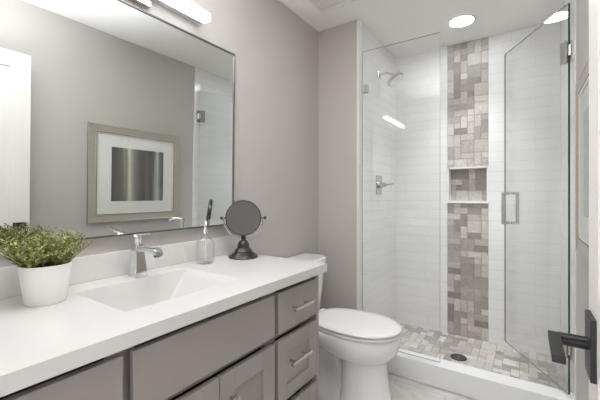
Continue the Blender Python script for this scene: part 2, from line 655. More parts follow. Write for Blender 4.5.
# ------------------------------------------------------------------ entry door, standing open along the right wall
DX = 1.408
DT = 0.036
DY0, DY1 = YN + 0.02, 0.828
DZ1 = 2.057
door = thing('door_1', 'white panelled entry door standing open with black lever handle', 'door', (DX, DY0, 0))
door['kind'] = 'structure'
dw = DY1 - DY0
bm = bmesh.new()
box(bm, 0.006, DT - 0.006, 0, dw, 0.012, DZ1)
st = 0.103
for x0, x1 in ((0.0, 0.006), (DT - 0.006, DT)):
    box(bm, x0, x1, 0, st, 0.012, DZ1)
    box(bm, x0, x1, dw - st, dw, 0.012, DZ1)
    box(bm, x0, x1, st, dw - st, DZ1 - 0.1, DZ1)
    box(bm, x0, x1, st, dw - st, 0.012, 0.22)
    box(bm, x0, x1, st, dw - st, 0.9, 1.023)
obj('door_slab', bm, M['door'], door, bevel=0.003)


def lever_set(sgn, x):
    """square rose, neck and flat lever pointing back to the hinges"""
    yc, zc = 0.774 - DY0, 0.935
    bm = bmesh.new()
    box(bm, *sorted((x, x + sgn * 0.008)), yc - 0.033, yc + 0.033, zc - 0.055, zc + 0.051)
    ro = obj('rose', bm, M['black'], door, bevel=0.0008)
    bm = bmesh.new()
    tube(bm, [(x + sgn * 0.007, yc, zc), (x + sgn * 0.049, yc, zc)], 0.0112, 20)
    obj('handle_neck', bm, M['black'], ro, smooth='auto')
    bm = bmesh.new()
    a, b = x + sgn * 0.046, x + sgn * 0.064
    box(bm, min(a, b), max(a, b), yc - 0.107, yc + 0.0115, zc - 0.004, zc + 0.0075)
    obj('lever', bm, M['black'], ro, bevel=0.001)


lever_set(-1, 0.0)
lever_set(1, DT)
bm = bmesh.new()
box(bm, DT / 2 - 0.010, DT / 2 + 0.010, dw, dw + 0.001, 0.925, 0.965)
obj('latch', bm, M['nickel'], door)
for z in (0.25, 1.05, 1.85):
    bm = bmesh.new()
    tube(bm, [(DT + 0.004, -0.006, z - 0.045), (DT + 0.004, -0.006, z + 0.045)], 0.006, 10)
    box(bm, 0.008, DT - 0.002, -0.002, 0.0, z - 0.045, z + 0.045)
    obj('hinge', bm, M['black'], door)

# ================================================================== VANITY
van = thing('vanity_cabinet', 'grey painted vanity cabinet under the white countertop', 'cabinet', (0, 0, 0))
XB = 0.514           # face frame plane
VY0, VY1 = YN + 0.004, 1.284
VT = 0.851           # under the worktop
bm = bmesh.new()
# sides, floor, back, partitions
box(bm, 0.003, XB - 0.018, VY0, VY0 + 0.018, 0.1, VT)
box(bm, 0.003, 0.5455, VY1 - 0.018, VY1, 0.0, VT)
box(bm, 0.003, XB - 0.018, VY0 + 0.018, VY1 - 0.018, 0.1, 0.118)
box(bm, 0.003, 0.012, VY0 + 0.018, VY1 - 0.018, 0.118, VT)
c2 = bmesh.new()
for y in (0.423, 0.981):
    box(c2, 0.012, XB - 0.018, y - 0.009, y + 0.009, 0.119, VT - 0.001)
# face frame: stiles and rails
for y0, y1 in ((VY0, VY0 + 0.045), (0.392, 0.454), (0.95, 1.012), (VY1 - 0.063, VY1 - 0.018)):
    box(bm, XB - 0.018, XB, y0, y1, 0.1, VT)
for z0, z1 in ((0.1, 0.14), (0.645, 0.675)):
    for y0, y1 in ((VY0 + 0.045, 0.392), (0.454, 0.95), (1.012, VY1 - 0.063)):
        box(bm, XB - 0.018, XB, y0, y1, z0, z1)
for y0, y1 in ((VY0 + 0.045, 0.392), (1.012, VY1 - 0.063)):
    box(bm, XB - 0.018, XB, y0, y1, 0.38, 0.405)
obj('cabinet_body', bm, M['cabinet'], van)
# drawer boxes and shelf space behind the fronts, coloured dark to paint shade into the gaps
for y0, y1 in ((0.125, 0.385), (1.02, 1.215)):
    for z0, z1 in ((0.15, 0.36), (0.43, 0.63), (0.69, 0.80)):
        box(c2, 0.05, XB - 0.022, y0, y1, z0, z1)
box(c2, XB - 0.034, XB - 0.022, 0.46, 0.945, 0.69, 0.835)
M['gap_shade'] = plain('gap_shade_board', (64, 56, 50), 0.7, noise=0.08)
obj('cabinet_interior', c2, M['gap_shade'], van)
boxo('toe_kick', (0.44, 0.455, VY0, VY1 - 0.018, 0.0, 0.1), M['kick'], van)

XF0, XF1 = 0.526, 0.546


def bar_pull(parent, y, z, ln=0.112):
    bm = bmesh.new()
    tube(bm, [(XF1 + 0.030, y - ln / 2 - 0.012, z), (XF1 + 0.030, y + ln / 2 + 0.012, z)], 0.0068, 14)
    for s in (-1, 1):
        tube(bm, [(XF1 - 0.001, y + s * (ln / 2 - 0.016), z), (XF1 + 0.030, y + s * (ln / 2 - 0.016), z)], 0.0045, 10)
    return obj('handle', bm, M['nickel'], parent, smooth='auto')


def slab(name, y0, y1, z0, z1):
    return boxo(name, (XF0, XF1, y0, y1, z0, z1), M['cabinet'], van, bevel=0.002)


def shaker(name, y0, y1, z0, z1, rail=0.055):
    bm = bmesh.new()
    box(bm, XF0, XF1 - 0.009, y0 + 0.01, y1 - 0.01, z0 + 0.01, z1 - 0.01)
    box(bm, XF0, XF1, y0, y0 + rail, z0, z1)
    box(bm, XF0, XF1, y1 - rail, y1, z0, z1)
    box(bm, XF0, XF1, y0 + rail, y1 - rail, z0, z0 + rail)
    box(bm, XF0, XF1, y0 + rail, y1 - rail, z1 - rail, z1)
    return obj(name, bm, M['cabinet'], van, bevel=0.0012)


for y0, y1 in ((0.108, 0.411), (0.992, 1.264)):
    yc = (y0 + y1) / 2
    d = slab('drawer', y0, y1, 0.674, 0.829)
    bar_pull(d, yc - 0.003, 0.753)
    d = shaker('drawer', y0, y1, 0.407, 0.646)
    bar_pull(d, yc - 0.02, 0.55)
    d = shaker('drawer', y0, y1, 0.125, 0.378)
    bar_pull(d, yc - 0.02, 0.26)
slab('false_front', 0.435, 0.97, 0.674, 0.829)
for y0, y1, ky in ((0.435, 0.7005, 0.655), (0.7045, 0.97, 0.748)):
    d = shaker('door', y0, y1, 0.125, 0.646, 0.062)
    bm = bmesh.new()
    lathe(bm, [(0.006, XF1 - 0.001), (0.006, XF1 + 0.012), (0.0145, XF1 + 0.018), (0.0155, XF1 + 0.026), (0.012, XF1 + 0.0285)], 20, (0, ky, 0.563), 'x')
    obj('knob', bm, M['nickel'], d, smooth='auto')

# countertop with integral sloped basin
ZC = 0.8872
ct = thing('countertop', 'white vanity countertop with integral sloped sink', 'countertop', (0, 0, 0))
CX1, CY0, CY1 = 0.565, YN + 0.002, 1.326
bx0, bx1, by0, by1 = 0.128, 0.437, 0.478, 0.908
bm = bmesh.new()
top_o = [(0.0, CY0), (CX1, CY0), (CX1, CY1), (0.0, CY1)]
n = 4
rim = rrect((bx0 + bx1) / 2, (by0 + by1) / 2, (bx1 - bx0) / 2, (by1 - by0) / 2, 0.012, ZC, n)
rimv = [bm.verts.new(p) for p in rim]
ov = [bm.verts.new((x, y, ZC)) for x, y in ((CX1, CY1), (0.0, CY1), (0.0, CY0), (CX1, CY0))]
k = n + 1
corner = [rimv[i * k:(i + 1) * k] for i in range(4)]
for i in range(4):
    j = (i + 1) % 4
    # fan of the corner, then the side
    for a, b in zip(corner[i], corner[i][1:]):
        bm.faces.new((ov[i], b, a))
    bm.faces.new((ov[i], ov[j], corner[j][0], corner[i][-1]))
lo = [bm.verts.new((x, y, VT)) for x, y in ((CX1, CY1), (0.0, CY1), (0.0, CY0), (CX1, CY0))]
for i in range(4):
    j = (i + 1) % 4
    bm.faces.new((ov[j], ov[i], lo[i], lo[j]))
ru = [bm.verts.new((p[0], p[1], VT)) for p in rrect((bx0 + bx1) / 2, (by0 + by1) / 2, (bx1 - bx0) / 2 + 0.03, (by1 - by0) / 2 + 0.03, 0.02, VT, n)]
cu = [ru[i * k:(i + 1) * k] for i in range(4)]
for i in range(4):
    j = (i + 1) % 4
    for a, b in zip(cu[i], cu[i][1:]):
        bm.faces.new((lo[i], a, b))
    bm.faces.new((lo[i], cu[i][-1], cu[j][0], lo[j]))
bmesh.ops.recalc_face_normals(bm, faces=bm.faces)
obj('worktop', bm, M['quartz'], ct)
bm = bmesh.new()
cx, cy = (bx0 + bx1) / 2, (by0 + by1) / 2
hx, hy = (bx1 - bx0) / 2, (by1 - by0) / 2


def basin_ring(x0, x1, y0, y1, r, z):
    return rrect((x0 + x1) / 2, (y0 + y1) / 2, (x1 - x0) / 2, (y1 - y0) / 2, r, z, 6)


prof = [basin_ring(bx0, bx1, by0, by1, 0.010, ZC),
        basin_ring(bx0 + 0.0015, bx1 - 0.003, by0 + 0.002, by1 - 0.004, 0.010, ZC - 0.004),
        basin_ring(bx0 + 0.010, bx1 - 0.012, by0 + 0.010, by1 - 0.045, 0.011, ZC - 0.05),
        basin_ring(bx0 + 0.020, bx1 - 0.022, by0 + 0.018, by1 - 0.085, 0.012, ZC - 0.096),
        basin_ring(bx0 + 0.028, bx1 - 0.030, by0 + 0.026, by1 - 0.100, 0.016, ZC - 0.112),
        basin_ring(bx0 + 0.044, bx1 - 0.046, by0 + 0.042, by1 - 0.120, 0.02, ZC - 0.12)]
rs = loft(bm, prof, cap0=False)
for f in bm.faces:
    f.normal_flip()
obj('sink_basin', bm, M['basin'], ct, smooth='auto')
bm = bmesh.new()
lathe(bm, [(0.022, 0), (0.022, 0.003), (0.014, 0.004)], 24, (cx + 0.01, by0 + 0.17, ZC - 0.12))
obj('sink_drain', bm, M['chrome'], ct, smooth='auto')
tag(boxo('backsplash', (0.0, 0.02, CY0, CY1, ZC + 0.0003, 0.98), M['quartz'], bevel=0.002), 'low white backsplash along the wall under the large mirror', 'backsplash')

# ------------------------------------------------------------------ faucet
FX, FY = 0.083, 0.716
fa = thing('faucet', 'chrome single-lever faucet behind the white sink', 'faucet', (FX, FY, ZC))
bm = bmesh.new()
loft(bm, [rrect(0, 0, 0.0275, 0.026, 0.006, 0), rrect(0, 0, 0.0275, 0.026, 0.006, 0.004), rrect(0.0, 0, 0.024, 0.023, 0.005, 0.03),
          rrect(-0.001, 0, 0.019, 0.0195, 0.005, 0.085), rrect(-0.002, 0, 0.018, 0.0185, 0.005, 0.118), rrect(-0.002, 0, 0.0175, 0.018, 0.005, 0.121)])
obj('faucet_body', bm, M['chrome'], fa, smooth='auto')
bm = bmesh.new()


def yz_rect(x, w, z0, z1, r=0.004):
    pts = []
    for sy, sz, a0 in ((1, 1, 0), (-1, 1, 90), (-1, -1, 180), (1, -1, 270)):
        for i in range(4):
            a = R(a0 + 30 * i)
            pts.append((x, sy * (w - r) + r * math.cos(a), (z1 + z0) / 2 + sz * ((z1 - z0) / 2 - r) + r * math.sin(a)))
    return pts


loft(bm, [yz_rect(0.0, 0.0165, 0.094, 0.112), yz_rect(0.05, 0.016, 0.0985, 0.113), yz_rect(0.1, 0.016, 0.1005, 0.1145), yz_rect(0.116, 0.016, 0.0985, 0.1145),
          yz_rect(0.130, 0.0155, 0.092, 0.112), yz_rect(0.136, 0.0145, 0.089, 0.107)])
sp = obj('spout', bm, M['chrome'], fa, smooth='auto')
bm = bmesh.new()
lathe(bm, [(0.0105, 0.0), (0.0105, 0.010), (0.009, 0.012)], 20, (0.122, 0, 0.085))
obj('aerator', bm, M['bronze_dark'], sp, smooth='auto')
bm = bmesh.new()
lathe(bm, [(0.016, 0.121), (0.016, 0.138), (0.0165, 0.14), (0.0165, 0.152), (0.012, 0.156)], 24, (-0.002, 0, 0))
obj('handle_hub', bm, M['chrome'], fa, smooth='auto')
bm = bmesh.new()
loft(bm, [yz_rect(-0.012, 0.010, 0.153, 0.160, 0.003), yz_rect(0.03, 0.011, 0.157, 0.163, 0.0028), yz_rect(0.082, 0.009, 0.165, 0.170, 0.0023), yz_rect(0.09, 0.006, 0.1665, 0.1705, 0.0018)])
obj('lever', bm, M['chrome'], fa, smooth='auto')
bm = bmesh.new()
lathe(bm, [(0.0022, 0.0), (0.0022, 0.018), (0.004, 0.02), (0.004, 0.026)], 12, (-0.023, 0, 0.098))
obj('drain_lift', bm, M['chrome'], fa, smooth='auto')

# ------------------------------------------------------------------ wall mirror (leans a hair forward at the top)
tilt = 0.0127
my0, my1, mz0, mz1 = 0.13, 1.279, 1.040, 1.938
mh = mz1 - mz0
wm = thing('wall_mirror', 'large rectangular wall mirror with thin dark trim above the sink', 'mirror', (0.006, 0, mz0))
wm.rotation_euler = (0, tilt, 0)
bm = bmesh.new()
box(bm, 0.0, 0.0165, my0 + 0.006, my1 - 0.006, 0.006, mh - 0.006)
obj('mirror_glass', bm, M['mirror'], wm)
bm = bmesh.new()
t = 0.0065
box(bm, -0.002, 0.021, my0, my1, 0, t)
box(bm, -0.002, 0.021, my0, my1, mh - t, mh)
box(bm, -0.002, 0.021, my0, my0 + t, t, mh - t)
box(bm, -0.002, 0.021, my1 - t, my1, t, mh - t)
obj('mirror_frame', bm, M['mframe'], wm)

# ------------------------------------------------------------------ vanity light
vl = thing('vanity_light', 'linear white LED bar light on the wall above the mirror', 'light', (0.0, 0.735, 2.02))
bm = bmesh.new()
box(bm, 0.0, 0.022, -0.075, 0.075, -0.048, 0.066)
obj('wall_plate', bm, M['nickel'], vl, bevel=0.003)
bm = bmesh.new()
box(bm, 0.022, 0.05, -0.33, 0.33, -0.012, 0.022)
obj('light_channel', bm, M['nickel'], vl, bevel=0.002)
bm = bmesh.new()
box(bm, 0.0505, 0.096, -0.326, 0.326, -0.018, 0.019)
obj('diffuser', bm, M['bar'], vl, bevel=0.005)

# ------------------------------------------------------------------ recessed shower lamp and fan grille
rl = thing('recessed_light', 'round white recessed ceiling light over the shower', 'light', (0.93, 2.638, CEIL))
bm = bmesh.new()
lathe(bm, [(0.078, -0.0005), (0.078, -0.004), (0.096, -0.003), (0.099, -0.0005)], 40, cap0=False, cap1=False)
obj('trim_ring', bm, M['plastic'], rl, smooth=True)
bm = bmesh.new()
lathe(bm, [(0.0785, -0.001), (0.0785, -0.0032)], 40)
obj('lamp_lens', bm, M['can'], rl)

fv = thing('exhaust_fan', 'square white exhaust fan grille in the ceiling above the toilet', 'exhaust fan', (0.155, 1.975, CEIL))
FS = 0.34
bm = bmesh.new()
for a, b, z in ((0.0, 0.014, 0.008), (0.014, 0.03, 0.016)):
    box(bm, a, FS - a, -b, -a, -z, 0)
    box(bm, a, FS - a, -FS + a, -FS + b, -z, 0)
    box(bm, a, b, -FS + b, -b, -z, 0)
    box(bm, FS - b, FS - a, -FS + b, -b, -z, 0)
obj('grille_frame', bm, M['plastic'], fv, bevel=0.002)
bm = bmesh.new()
x = 0.034
while x < FS - 0.034:
    box(bm, x, x + 0.0075, -FS + 0.03, -0.03, -0.011, -0.008)
    x += 0.0125
y = 0.034
while y < FS - 0.034:
    box(bm, 0.03, FS - 0.03, -y - 0.006, -y, -0.0105, -0.0085)
    y += 0.018
obj('grille', bm, M['plastic'], fv)
bm = bmesh.new()
box(bm, 0.025, FS - 0.025, -FS + 0.025, -0.025, -0.0045, -0.0005)
M['fan_dark'] = plain('fan_recess', (205, 200, 197), 0.7)
obj('fan_recess', bm, M['fan_dark'], fv)

# ================================================================== TOILET
TY = 1.782
to = thing('toilet', 'white two-piece toilet with closed lid between vanity and shower', 'toilet', (0, TY, 0))


def egg(x0, x1, w, z, n=40, p=2.0, flat=0.55):
    """outline of a toilet seat: blunt at the back (x0), round at the front (x1)"""
    xm = x0 + (x1 - x0) * flat
    pts = []
    for i in range(n):
        a = 2 * PI * i / n
        c, s = math.cos(a), math.sin(a)
        if c >= 0:
            x = xm + (x1 - xm) * c
            y = w * s
        else:
            e = 2 / 2.9
            x = xm + (xm - x0) * math.copysign(abs(c) ** e, c)
            y = w * math.copysign(abs(s) ** (2 / 2.6), s)
        pts.append((x, y, z))
    return pts


# bowl: rim down to the foot
bm = bmesh.new()
loft(bm, [egg(0.415, 0.712, 0.120, 0.0, flat=0.5), egg(0.41, 0.714, 0.122, 0.012, flat=0.5), egg(0.425, 0.701, 0.110, 0.10, flat=0.5),
          egg(0.428, 0.684, 0.108, 0.20, flat=0.5), egg(0.425, 0.676, 0.108, 0.272, flat=0.5), egg(0.42, 0.677, 0.109, 0.279, flat=0.5), egg(0.39, 0.688, 0.122, 0.288, flat=0.5),
          egg(0.33, 0.712, 0.143, 0.307, flat=0.5), egg(0.26, 0.734, 0.162, 0.335, flat=0.5), egg(0.22, 0.745, 0.172, 0.362, flat=0.5), egg(0.19, 0.751, 0.177, 0.395, flat=0.5), egg(0.185, 0.750, 0.177, 0.42, flat=0.5), egg(0.19, 0.744, 0.172, 0.429, flat=0.5), egg(0.20, 0.730, 0.160, 0.432, flat=0.5)])
o = obj('bowl', bm, M['porcelain'], to, smooth=True)
# trapway behind the pedestal and the shelf under the tank
bm = bmesh.new()
loft(bm, [rrect(0.28, 0, 0.20, 0.085, 0.04, 0.0), rrect(0.28, 0, 0.20, 0.083, 0.04, 0.03), rrect(0.27, 0, 0.185, 0.052, 0.04, 0.08), rrect(0.26, 0, 0.18, 0.050, 0.04, 0.2),
          rrect(0.23, 0, 0.18, 0.062, 0.04, 0.28), rrect(0.19, 0, 0.16, 0.14, 0.04, 0.36), rrect(0.17, 0, 0.15, 0.165, 0.04, 0.40), rrect(0.17, 0, 0.15, 0.168, 0.04, 0.425), rrect(0.17, 0, 0.14, 0.16, 0.035, 0.432)])
obj('trapway', bm, M['porcelain'], to, smooth='auto')
for s in (-1, 1):
    bm = bmesh.new()
    lathe(bm, [(0.014, 0.0), (0.014, 0.008), (0.010, 0.016), (0.003, 0.019)], 16, (0.33, s * 0.105, 0.0005))
    obj('bolt_cap', bm, M['seat'], to, smooth=True)
# seat ring (under the closed lid) and lid
bm = bmesh.new()
loft(bm, [egg(0.26, 0.730, 0.160, 0.4325), egg(0.252, 0.738, 0.168, 0.4370), egg(0.242, 0.753, 0.181, 0.4385), egg(0.242, 0.754, 0.182, 0.447), egg(0.247, 0.749, 0.177, 0.450), egg(0.262, 0.728, 0.160, 0.4505)])
obj('seat', bm, M['seat'], to, smooth='auto')
bm = bmesh.new()
loft(bm, [egg(0.265, 0.724, 0.156, 0.4507), egg(0.255, 0.736, 0.168, 0.4565), egg(0.243, 0.756, 0.184, 0.4580), egg(0.242, 0.757, 0.185, 0.465), egg(0.246, 0.753, 0.181, 0.4695), egg(0.262, 0.735, 0.166, 0.4745), egg(0.31, 0.68, 0.12, 0.4775), egg(0.40, 0.58, 0.05, 0.4785)])
obj('lid', bm, M['seat'], to, smooth='auto')
for s in (-1, 1):
    bm = bmesh.new()
    loft(bm, [rrect(0.243, s * 0.07, 0.02, 0.028, 0.006, 0.433), rrect(0.243, s * 0.07, 0.02, 0.028, 0.006, 0.455), rrect(0.243, s * 0.07, 0.014, 0.022, 0.006, 0.466)])
    obj('seat_hinge', bm, M['seat'], to, smooth='auto')


def tank_ring(xf, w, z, bow=0.022):
    """flat back, bowed front with rounded corners"""
    pts = []
    for i in range(13):
        t = -1 + 2 * i / 12
        pts.append((xf - bow * t * t - (0.02 if abs(t) > 0.99 else 0.0), w * t if abs(t) < 0.99 else w * t, z))
    pts += [(0.03, w - 0.004, z), (0.022, w - 0.014, z), (0.022, -w + 0.014, z), (0.03, -w + 0.004, z)]
    return pts[::1]


bm = bmesh.new()
loft(bm, [tank_ring(0.185, 0.165, 0.432, 0.02), tank_ring(0.19, 0.172, 0.445, 0.02), tank_ring(0.205, 0.188, 0.6, 0.022), tank_ring(0.213, 0.197, 0.747, 0.024)])
obj('tank', bm, M['porcelain'], to, smooth='auto')
bm = bmesh.new()
loft(bm, [tank_ring(0.222, 0.204, 0.747, 0.028), tank_ring(0.227, 0.209, 0.752, 0.03), tank_ring(0.227, 0.209, 0.779, 0.03), tank_ring(0.22, 0.203, 0.786, 0.03)])
obj('tank_lid', bm, M['porcelain'], to, smooth='auto')
bm = bmesh.new()
tube(bm, [(0.2, -0.145, 0.69), (0.228, -0.145, 0.69)], 0.012, 14)
tube(bm, [(0.228, -0.15, 0.69), (0.232, -0.08, 0.682)], 0.006, 10)
obj('flush_lever', bm, M['chrome'], to, smooth='auto')

# ================================================================== COUNTER OBJECTS
# potted plant
PX, PY = 0.156, 0.395
pl = thing('potted_plant', 'small leafy green plant in a tapered white pot on the countertop', 'plant', (PX, PY, ZC))
bm = bmesh.new()
lathe(bm, [(0.044, 0.0), (0.0465, 0.003), (0.0545, 0.055), (0.0605, 0.102), (0.0605, 0.106), (0.0580, 0.106), (0.055, 0.093), (0.0, 0.093)], 48, cap1=False)
obj('pot', bm, M['pot'], pl, smooth='auto')
bm = bmesh.new()
lathe(bm, [(0.0, 0.0935), (0.0548, 0.0935)], 32, cap0=False, cap1=False)
lathe(bm, [(0.0548, 0.094), (0.035, 0.102), (0.001, 0.105)], 32, cap0=False)
obj('soil', bm, M['soil'], pl, smooth=True)
rnd = random.Random(4)
bm = bmesh.new()
lay = bm.faces.layers.float.new('tile')
bs = bmesh.new()


def leaf(c, d, ln, wd, val):
    d = d.normalized()
    side = d.cross(Vector((rnd.uniform(-1, 1), rnd.uniform(-1, 1), rnd.uniform(-0.3, 1)))).normalized()
    nrm = side.cross(d).normalized()
    droop = Vector((0, 0, -0.25 * ln))
    p = [c, c + d * ln * 0.45 + side * wd + nrm * wd * 0.3, c + d * ln + droop, c + d * ln * 0.45 - side * wd + nrm * wd * 0.3, c + d * ln * 0.5]
    v = [bm.verts.new(q) for q in p]
    for q in ((0, 1, 4), (1, 2, 4), (2, 3, 4), (3, 0, 4)):
        f = bm.faces.new([v[i] for i in q])
        f[lay] = val


for i in range(200):
    a = rnd.uniform(0, 2 * PI)
    r0 = 0.050 * math.sqrt(rnd.random())
    out = r0 / 0.050
    base = Vector((r0 * math.cos(a), r0 * math.sin(a), 0.098))
    lean = out * rnd.uniform(0.15, 1.0) + rnd.uniform(-0.12, 0.12)
    a2 = a + rnd.uniform(-0.5, 0.5)
    h = rnd.uniform(0.050, 0.092) * (1 - 0.28 * abs(lean))
    d = Vector((math.cos(a2) * lean, math.sin(a2) * lean, 1)).normalized()
    pts = [base + d * h * s * 1.08 + Vector((math.cos(a2), math.sin(a2), 0)) * lean * 0.02 * s * s for s in (0, 0.35, 0.7, 1)]
    tube(bs, pts, 0.0009, 4)
    nl = rnd.randint(11, 15)
    for k in range(nl):
        s = 0.22 + 0.8 * k / (nl - 1)
        c = base + d * h * s * 1.08 + Vector((math.cos(a2), math.sin(a2), 0)) * lean * 0.02 * s * s
        b = k * 2.4 + a
        dd = Vector((math.cos(b), math.sin(b), 0.55 + 0.5 * s))
        leaf(c, dd, rnd.uniform(0.013, 0.025), rnd.uniform(0.0016, 0.0028), min(1, max(0, rnd.gauss(0.6, 0.25))))
obj('foliage', bm, M['leaf'], pl)
M['stem'] = plain('plant_stem', (104, 112, 62), 0.6)
obj('stems', bs, M['stem'], pl, smooth=True)
pl.scale = (1.05, 1.05, 1.05)

# glass soap dispenser with pump
BXX, BYY = 0.104, 1.022
bo = thing('soap_dispenser', 'clear glass soap dispenser with chrome pump on the countertop', 'bottle', (BXX, BYY, ZC))
bm = bmesh.new()
lathe(bm, [(0.034, 0.0), (0.0395, 0.003), (0.0405, 0.01), (0.0405, 0.088), (0.038, 0.100), (0.030, 0.110), (0.020, 0.116), (0.0175, 0.120), (0.0175, 0.128), (0.0195, 0.129), (0.0195, 0.134), (0.016, 0.135),
           (0.0145, 0.120), (0.026, 0.109), (0.0345, 0.1), (0.037, 0.088), (0.037, 0.014), (0.030, 0.009), (0.0, 0.008)], 40, cap1=False)
obj('bottle_glass', bm, M['clear'], bo, smooth='auto')
bm = bmesh.new()
lathe(bm, [(0.0155, 0.134), (0.0155, 0.140), (0.0125, 0.142), (0.0125, 0.152), (0.007, 0.155), (0.0055, 0.157), (0.0055, 0.176), (0.009, 0.178), (0.010, 0.190), (0.007, 0.196)], 20)
pu = obj('pump', bm, M['chrome'], bo, smooth='auto')
bm = bmesh.new()
u = Vector((0.80, -0.60, 0))
tube(bm, [u * 0.0 + Vector((0, 0, 0.188)), u * 0.02 + Vector((0, 0, 0.193)), u * 0.042 + Vector((0, 0, 0.193)), u * 0.058 + Vector((0, 0, 0.186)), u * 0.063 + Vector((0, 0, 0.178))], 0.0062, 12, 0.0045)
obj('spout', bm, M['chrome'], pu, smooth='auto')
bm = bmesh.new()
tube(bm, [(0, 0, 0.018), (0, 0, 0.134)], 0.0025, 8)
obj('dip_tube', bm, M['plastic'], bo, smooth='auto')

# makeup mirror
MX, MY = 0.150, 1.222
mm = thing('makeup_mirror', 'round tilting makeup mirror on a bronze pedestal at the countertop end', 'mirror', (MX, MY, ZC), R(-50))
bm = bmesh.new()
lathe(bm, [(0.071, 0.0), (0.0725, 0.004), (0.069, 0.010), (0.058, 0.017), (0.048, 0.026), (0.0445, 0.029), (0.0445, 0.033), (0.042, 0.036), (0.037, 0.043), (0.031, 0.047), (0.0295, 0.050), (0.0295, 0.058),
           (0.027, 0.068), (0.021, 0.079), (0.013, 0.087), (0.009, 0.089), (0.012, 0.093), (0.0125, 0.098), (0.0115, 0.104), (0.007, 0.107), (0.006, 0.112)], 40)
obj('pedestal', bm, M['bronze'], mm, smooth='auto')
zc = 0.195
RR = 0.098
bm = bmesh.new()
tube(bm, [(0, RR * math.cos(a), zc + RR * math.sin(a)) for a in [PI + PI * i / 28 for i in range(29)]], 0.0042, 10)
yk = obj('yoke', bm, M['nickel'], mm, smooth='auto')
for s in (-1, 1):
    bm = bmesh.new()
    lathe(bm, [(0.004, 0.082), (0.004, 0.1), (0.008, 0.102), (0.0095, 0.108), (0.006, 0.113)], 14, (0, 0, 0), 'y')
    if s < 0:
        bmesh.ops.scale(bm, vec=(1, -1, 1), verts=bm.verts)
        bmesh.ops.reverse_faces(bm, faces=bm.faces)
    o = obj('knob', bm, M['bronze_dark'], yk, smooth='auto')
    o.location = (0, 0, zc)
head = bpy.data.objects.new('mirror_head', None)
bm = bmesh.new()
lathe(bm, [(0.080, -0.009), (0.0875, -0.007), (0.0885, 0.0), (0.0875, 0.007), (0.0855, 0.009), (0.0835, 0.007)], 56, axis='x', cap1=False)
head = obj('mirror_rim', bm, M['bronze_dark'], mm, smooth='auto')
head.location = (0, 0, zc)
head.rotation_euler = (0, R(-8), 0)
bm = bmesh.new()
lathe(bm, [(0.0838, 0.0066), (0.0838, 0.0072)], 56, axis='x')
obj('mirror_glass', bm, M['mirror_dim'], head)

# ================================================================== RIGHT WALL: framed print
fy0, fy1, fz0, fz1 = 1.217, 2.030, 0.937, 1.716
fp = thing('framed_print', 'framed abstract print with wide white mat on the right wall', 'picture', (XW, (fy0 + fy1) / 2, (fz0 + fz1) / 2))
hw, hh = (fy1 - fy0) / 2, (fz1 - fz0) / 2


def frame_ring(name, prof, mat, parent, hw, hh):
    """mitred moulding: prof is (inset, out from wall)"""
    bm = bmesh.new()
    rings = []
    for ins, out in prof:
        rings.append([bm.verts.new((-out, sy * (hw - ins), sz * (hh - ins))) for sy, sz in ((-1, -1), (1, -1), (1, 1), (-1, 1))])
    for a, b in zip(rings, rings[1:]):
        for i in range(4):
            bm.faces.new((a[i], a[(i + 1) % 4], b[(i + 1) % 4], b[i]))
    bmesh.ops.recalc_face_normals(bm, faces=bm.faces)
    return obj(name, bm, mat, parent)


frame_ring('frame_side', [(0.002, 0.001), (0.0, 0.003), (0.0, 0.0165), (0.001, 0.0175)], M['frame_lip'], fp, hw, hh)
frame_ring('frame', [(0.001, 0.0175), (0.004, 0.02), (0.010, 0.02), (0.013, 0.0175), (0.052, 0.0135), (0.055, 0.016), (0.061, 0.0165)], M['frame'], fp, hw, hh)
frame_ring('frame_groove', [(0.061, 0.0165), (0.0625, 0.0135), (0.0645, 0.0135), (0.066, 0.0155)], M['frame_lip'], fp, hw, hh)
frame_ring('frame_lip', [(0.066, 0.0155), (0.071, 0.0155), (0.0765, 0.0135), (0.0765, 0.006)], M['frame_in'], fp, hw, hh)
bm = bmesh.new()
box(bm, -0.0085, -0.004, -hw + 0.06, hw - 0.06, -hh + 0.06, hh - 0.06)
obj('mat_board', bm, M['mat'], fp)
bm = bmesh.new()
box(bm, -0.0125, -0.0105, -hw + 0.062, hw - 0.062, -hh + 0.062, hh - 0.062)
obj('glazing', bm, M['picture_glass'], fp)
aw, ah = 0.2325, 0.2205
bm = bmesh.new()
box(bm, -0.0095, -0.0086, -aw, aw, -ah, ah)
obj('artwork', bm, M['art'], fp, loc=(0, 0.0045, 0.0))

# ================================================================== SHOWER FITTINGS
# fixed pane
GY = 2.255
gp = thing('shower_screen', 'fixed clear glass shower panel standing on the curb', 'shower panel', (0.333, GY, 0.1365))
gw, gz = 0.861 - 0.333, 2.225 - 0.1365
bm = bmesh.new()
fs = box(bm, 0.0, gw, -0.005, 0.005, 0.0, gz)
for f in fs:
    f.normal_update()
    if abs(f.normal.y) < 0.5:
        f.material_index = 1
obj('glass_pane', bm, [M['glass'], M['glass_edge_pale']], gp)
for z in (1.955, 0.33):
    bm = bmesh.new()
    box(bm, -0.001, 0.046, -0.0135, -0.0055, z - 0.028 - 0.1365, z + 0.028 - 0.1365)
    box(bm, -0.001, 0.046, 0.0055, 0.0135, z - 0.028 - 0.1365, z + 0.028 - 0.1365)
    obj('clip', bm, M['nickel'], gp, bevel=0.0015)

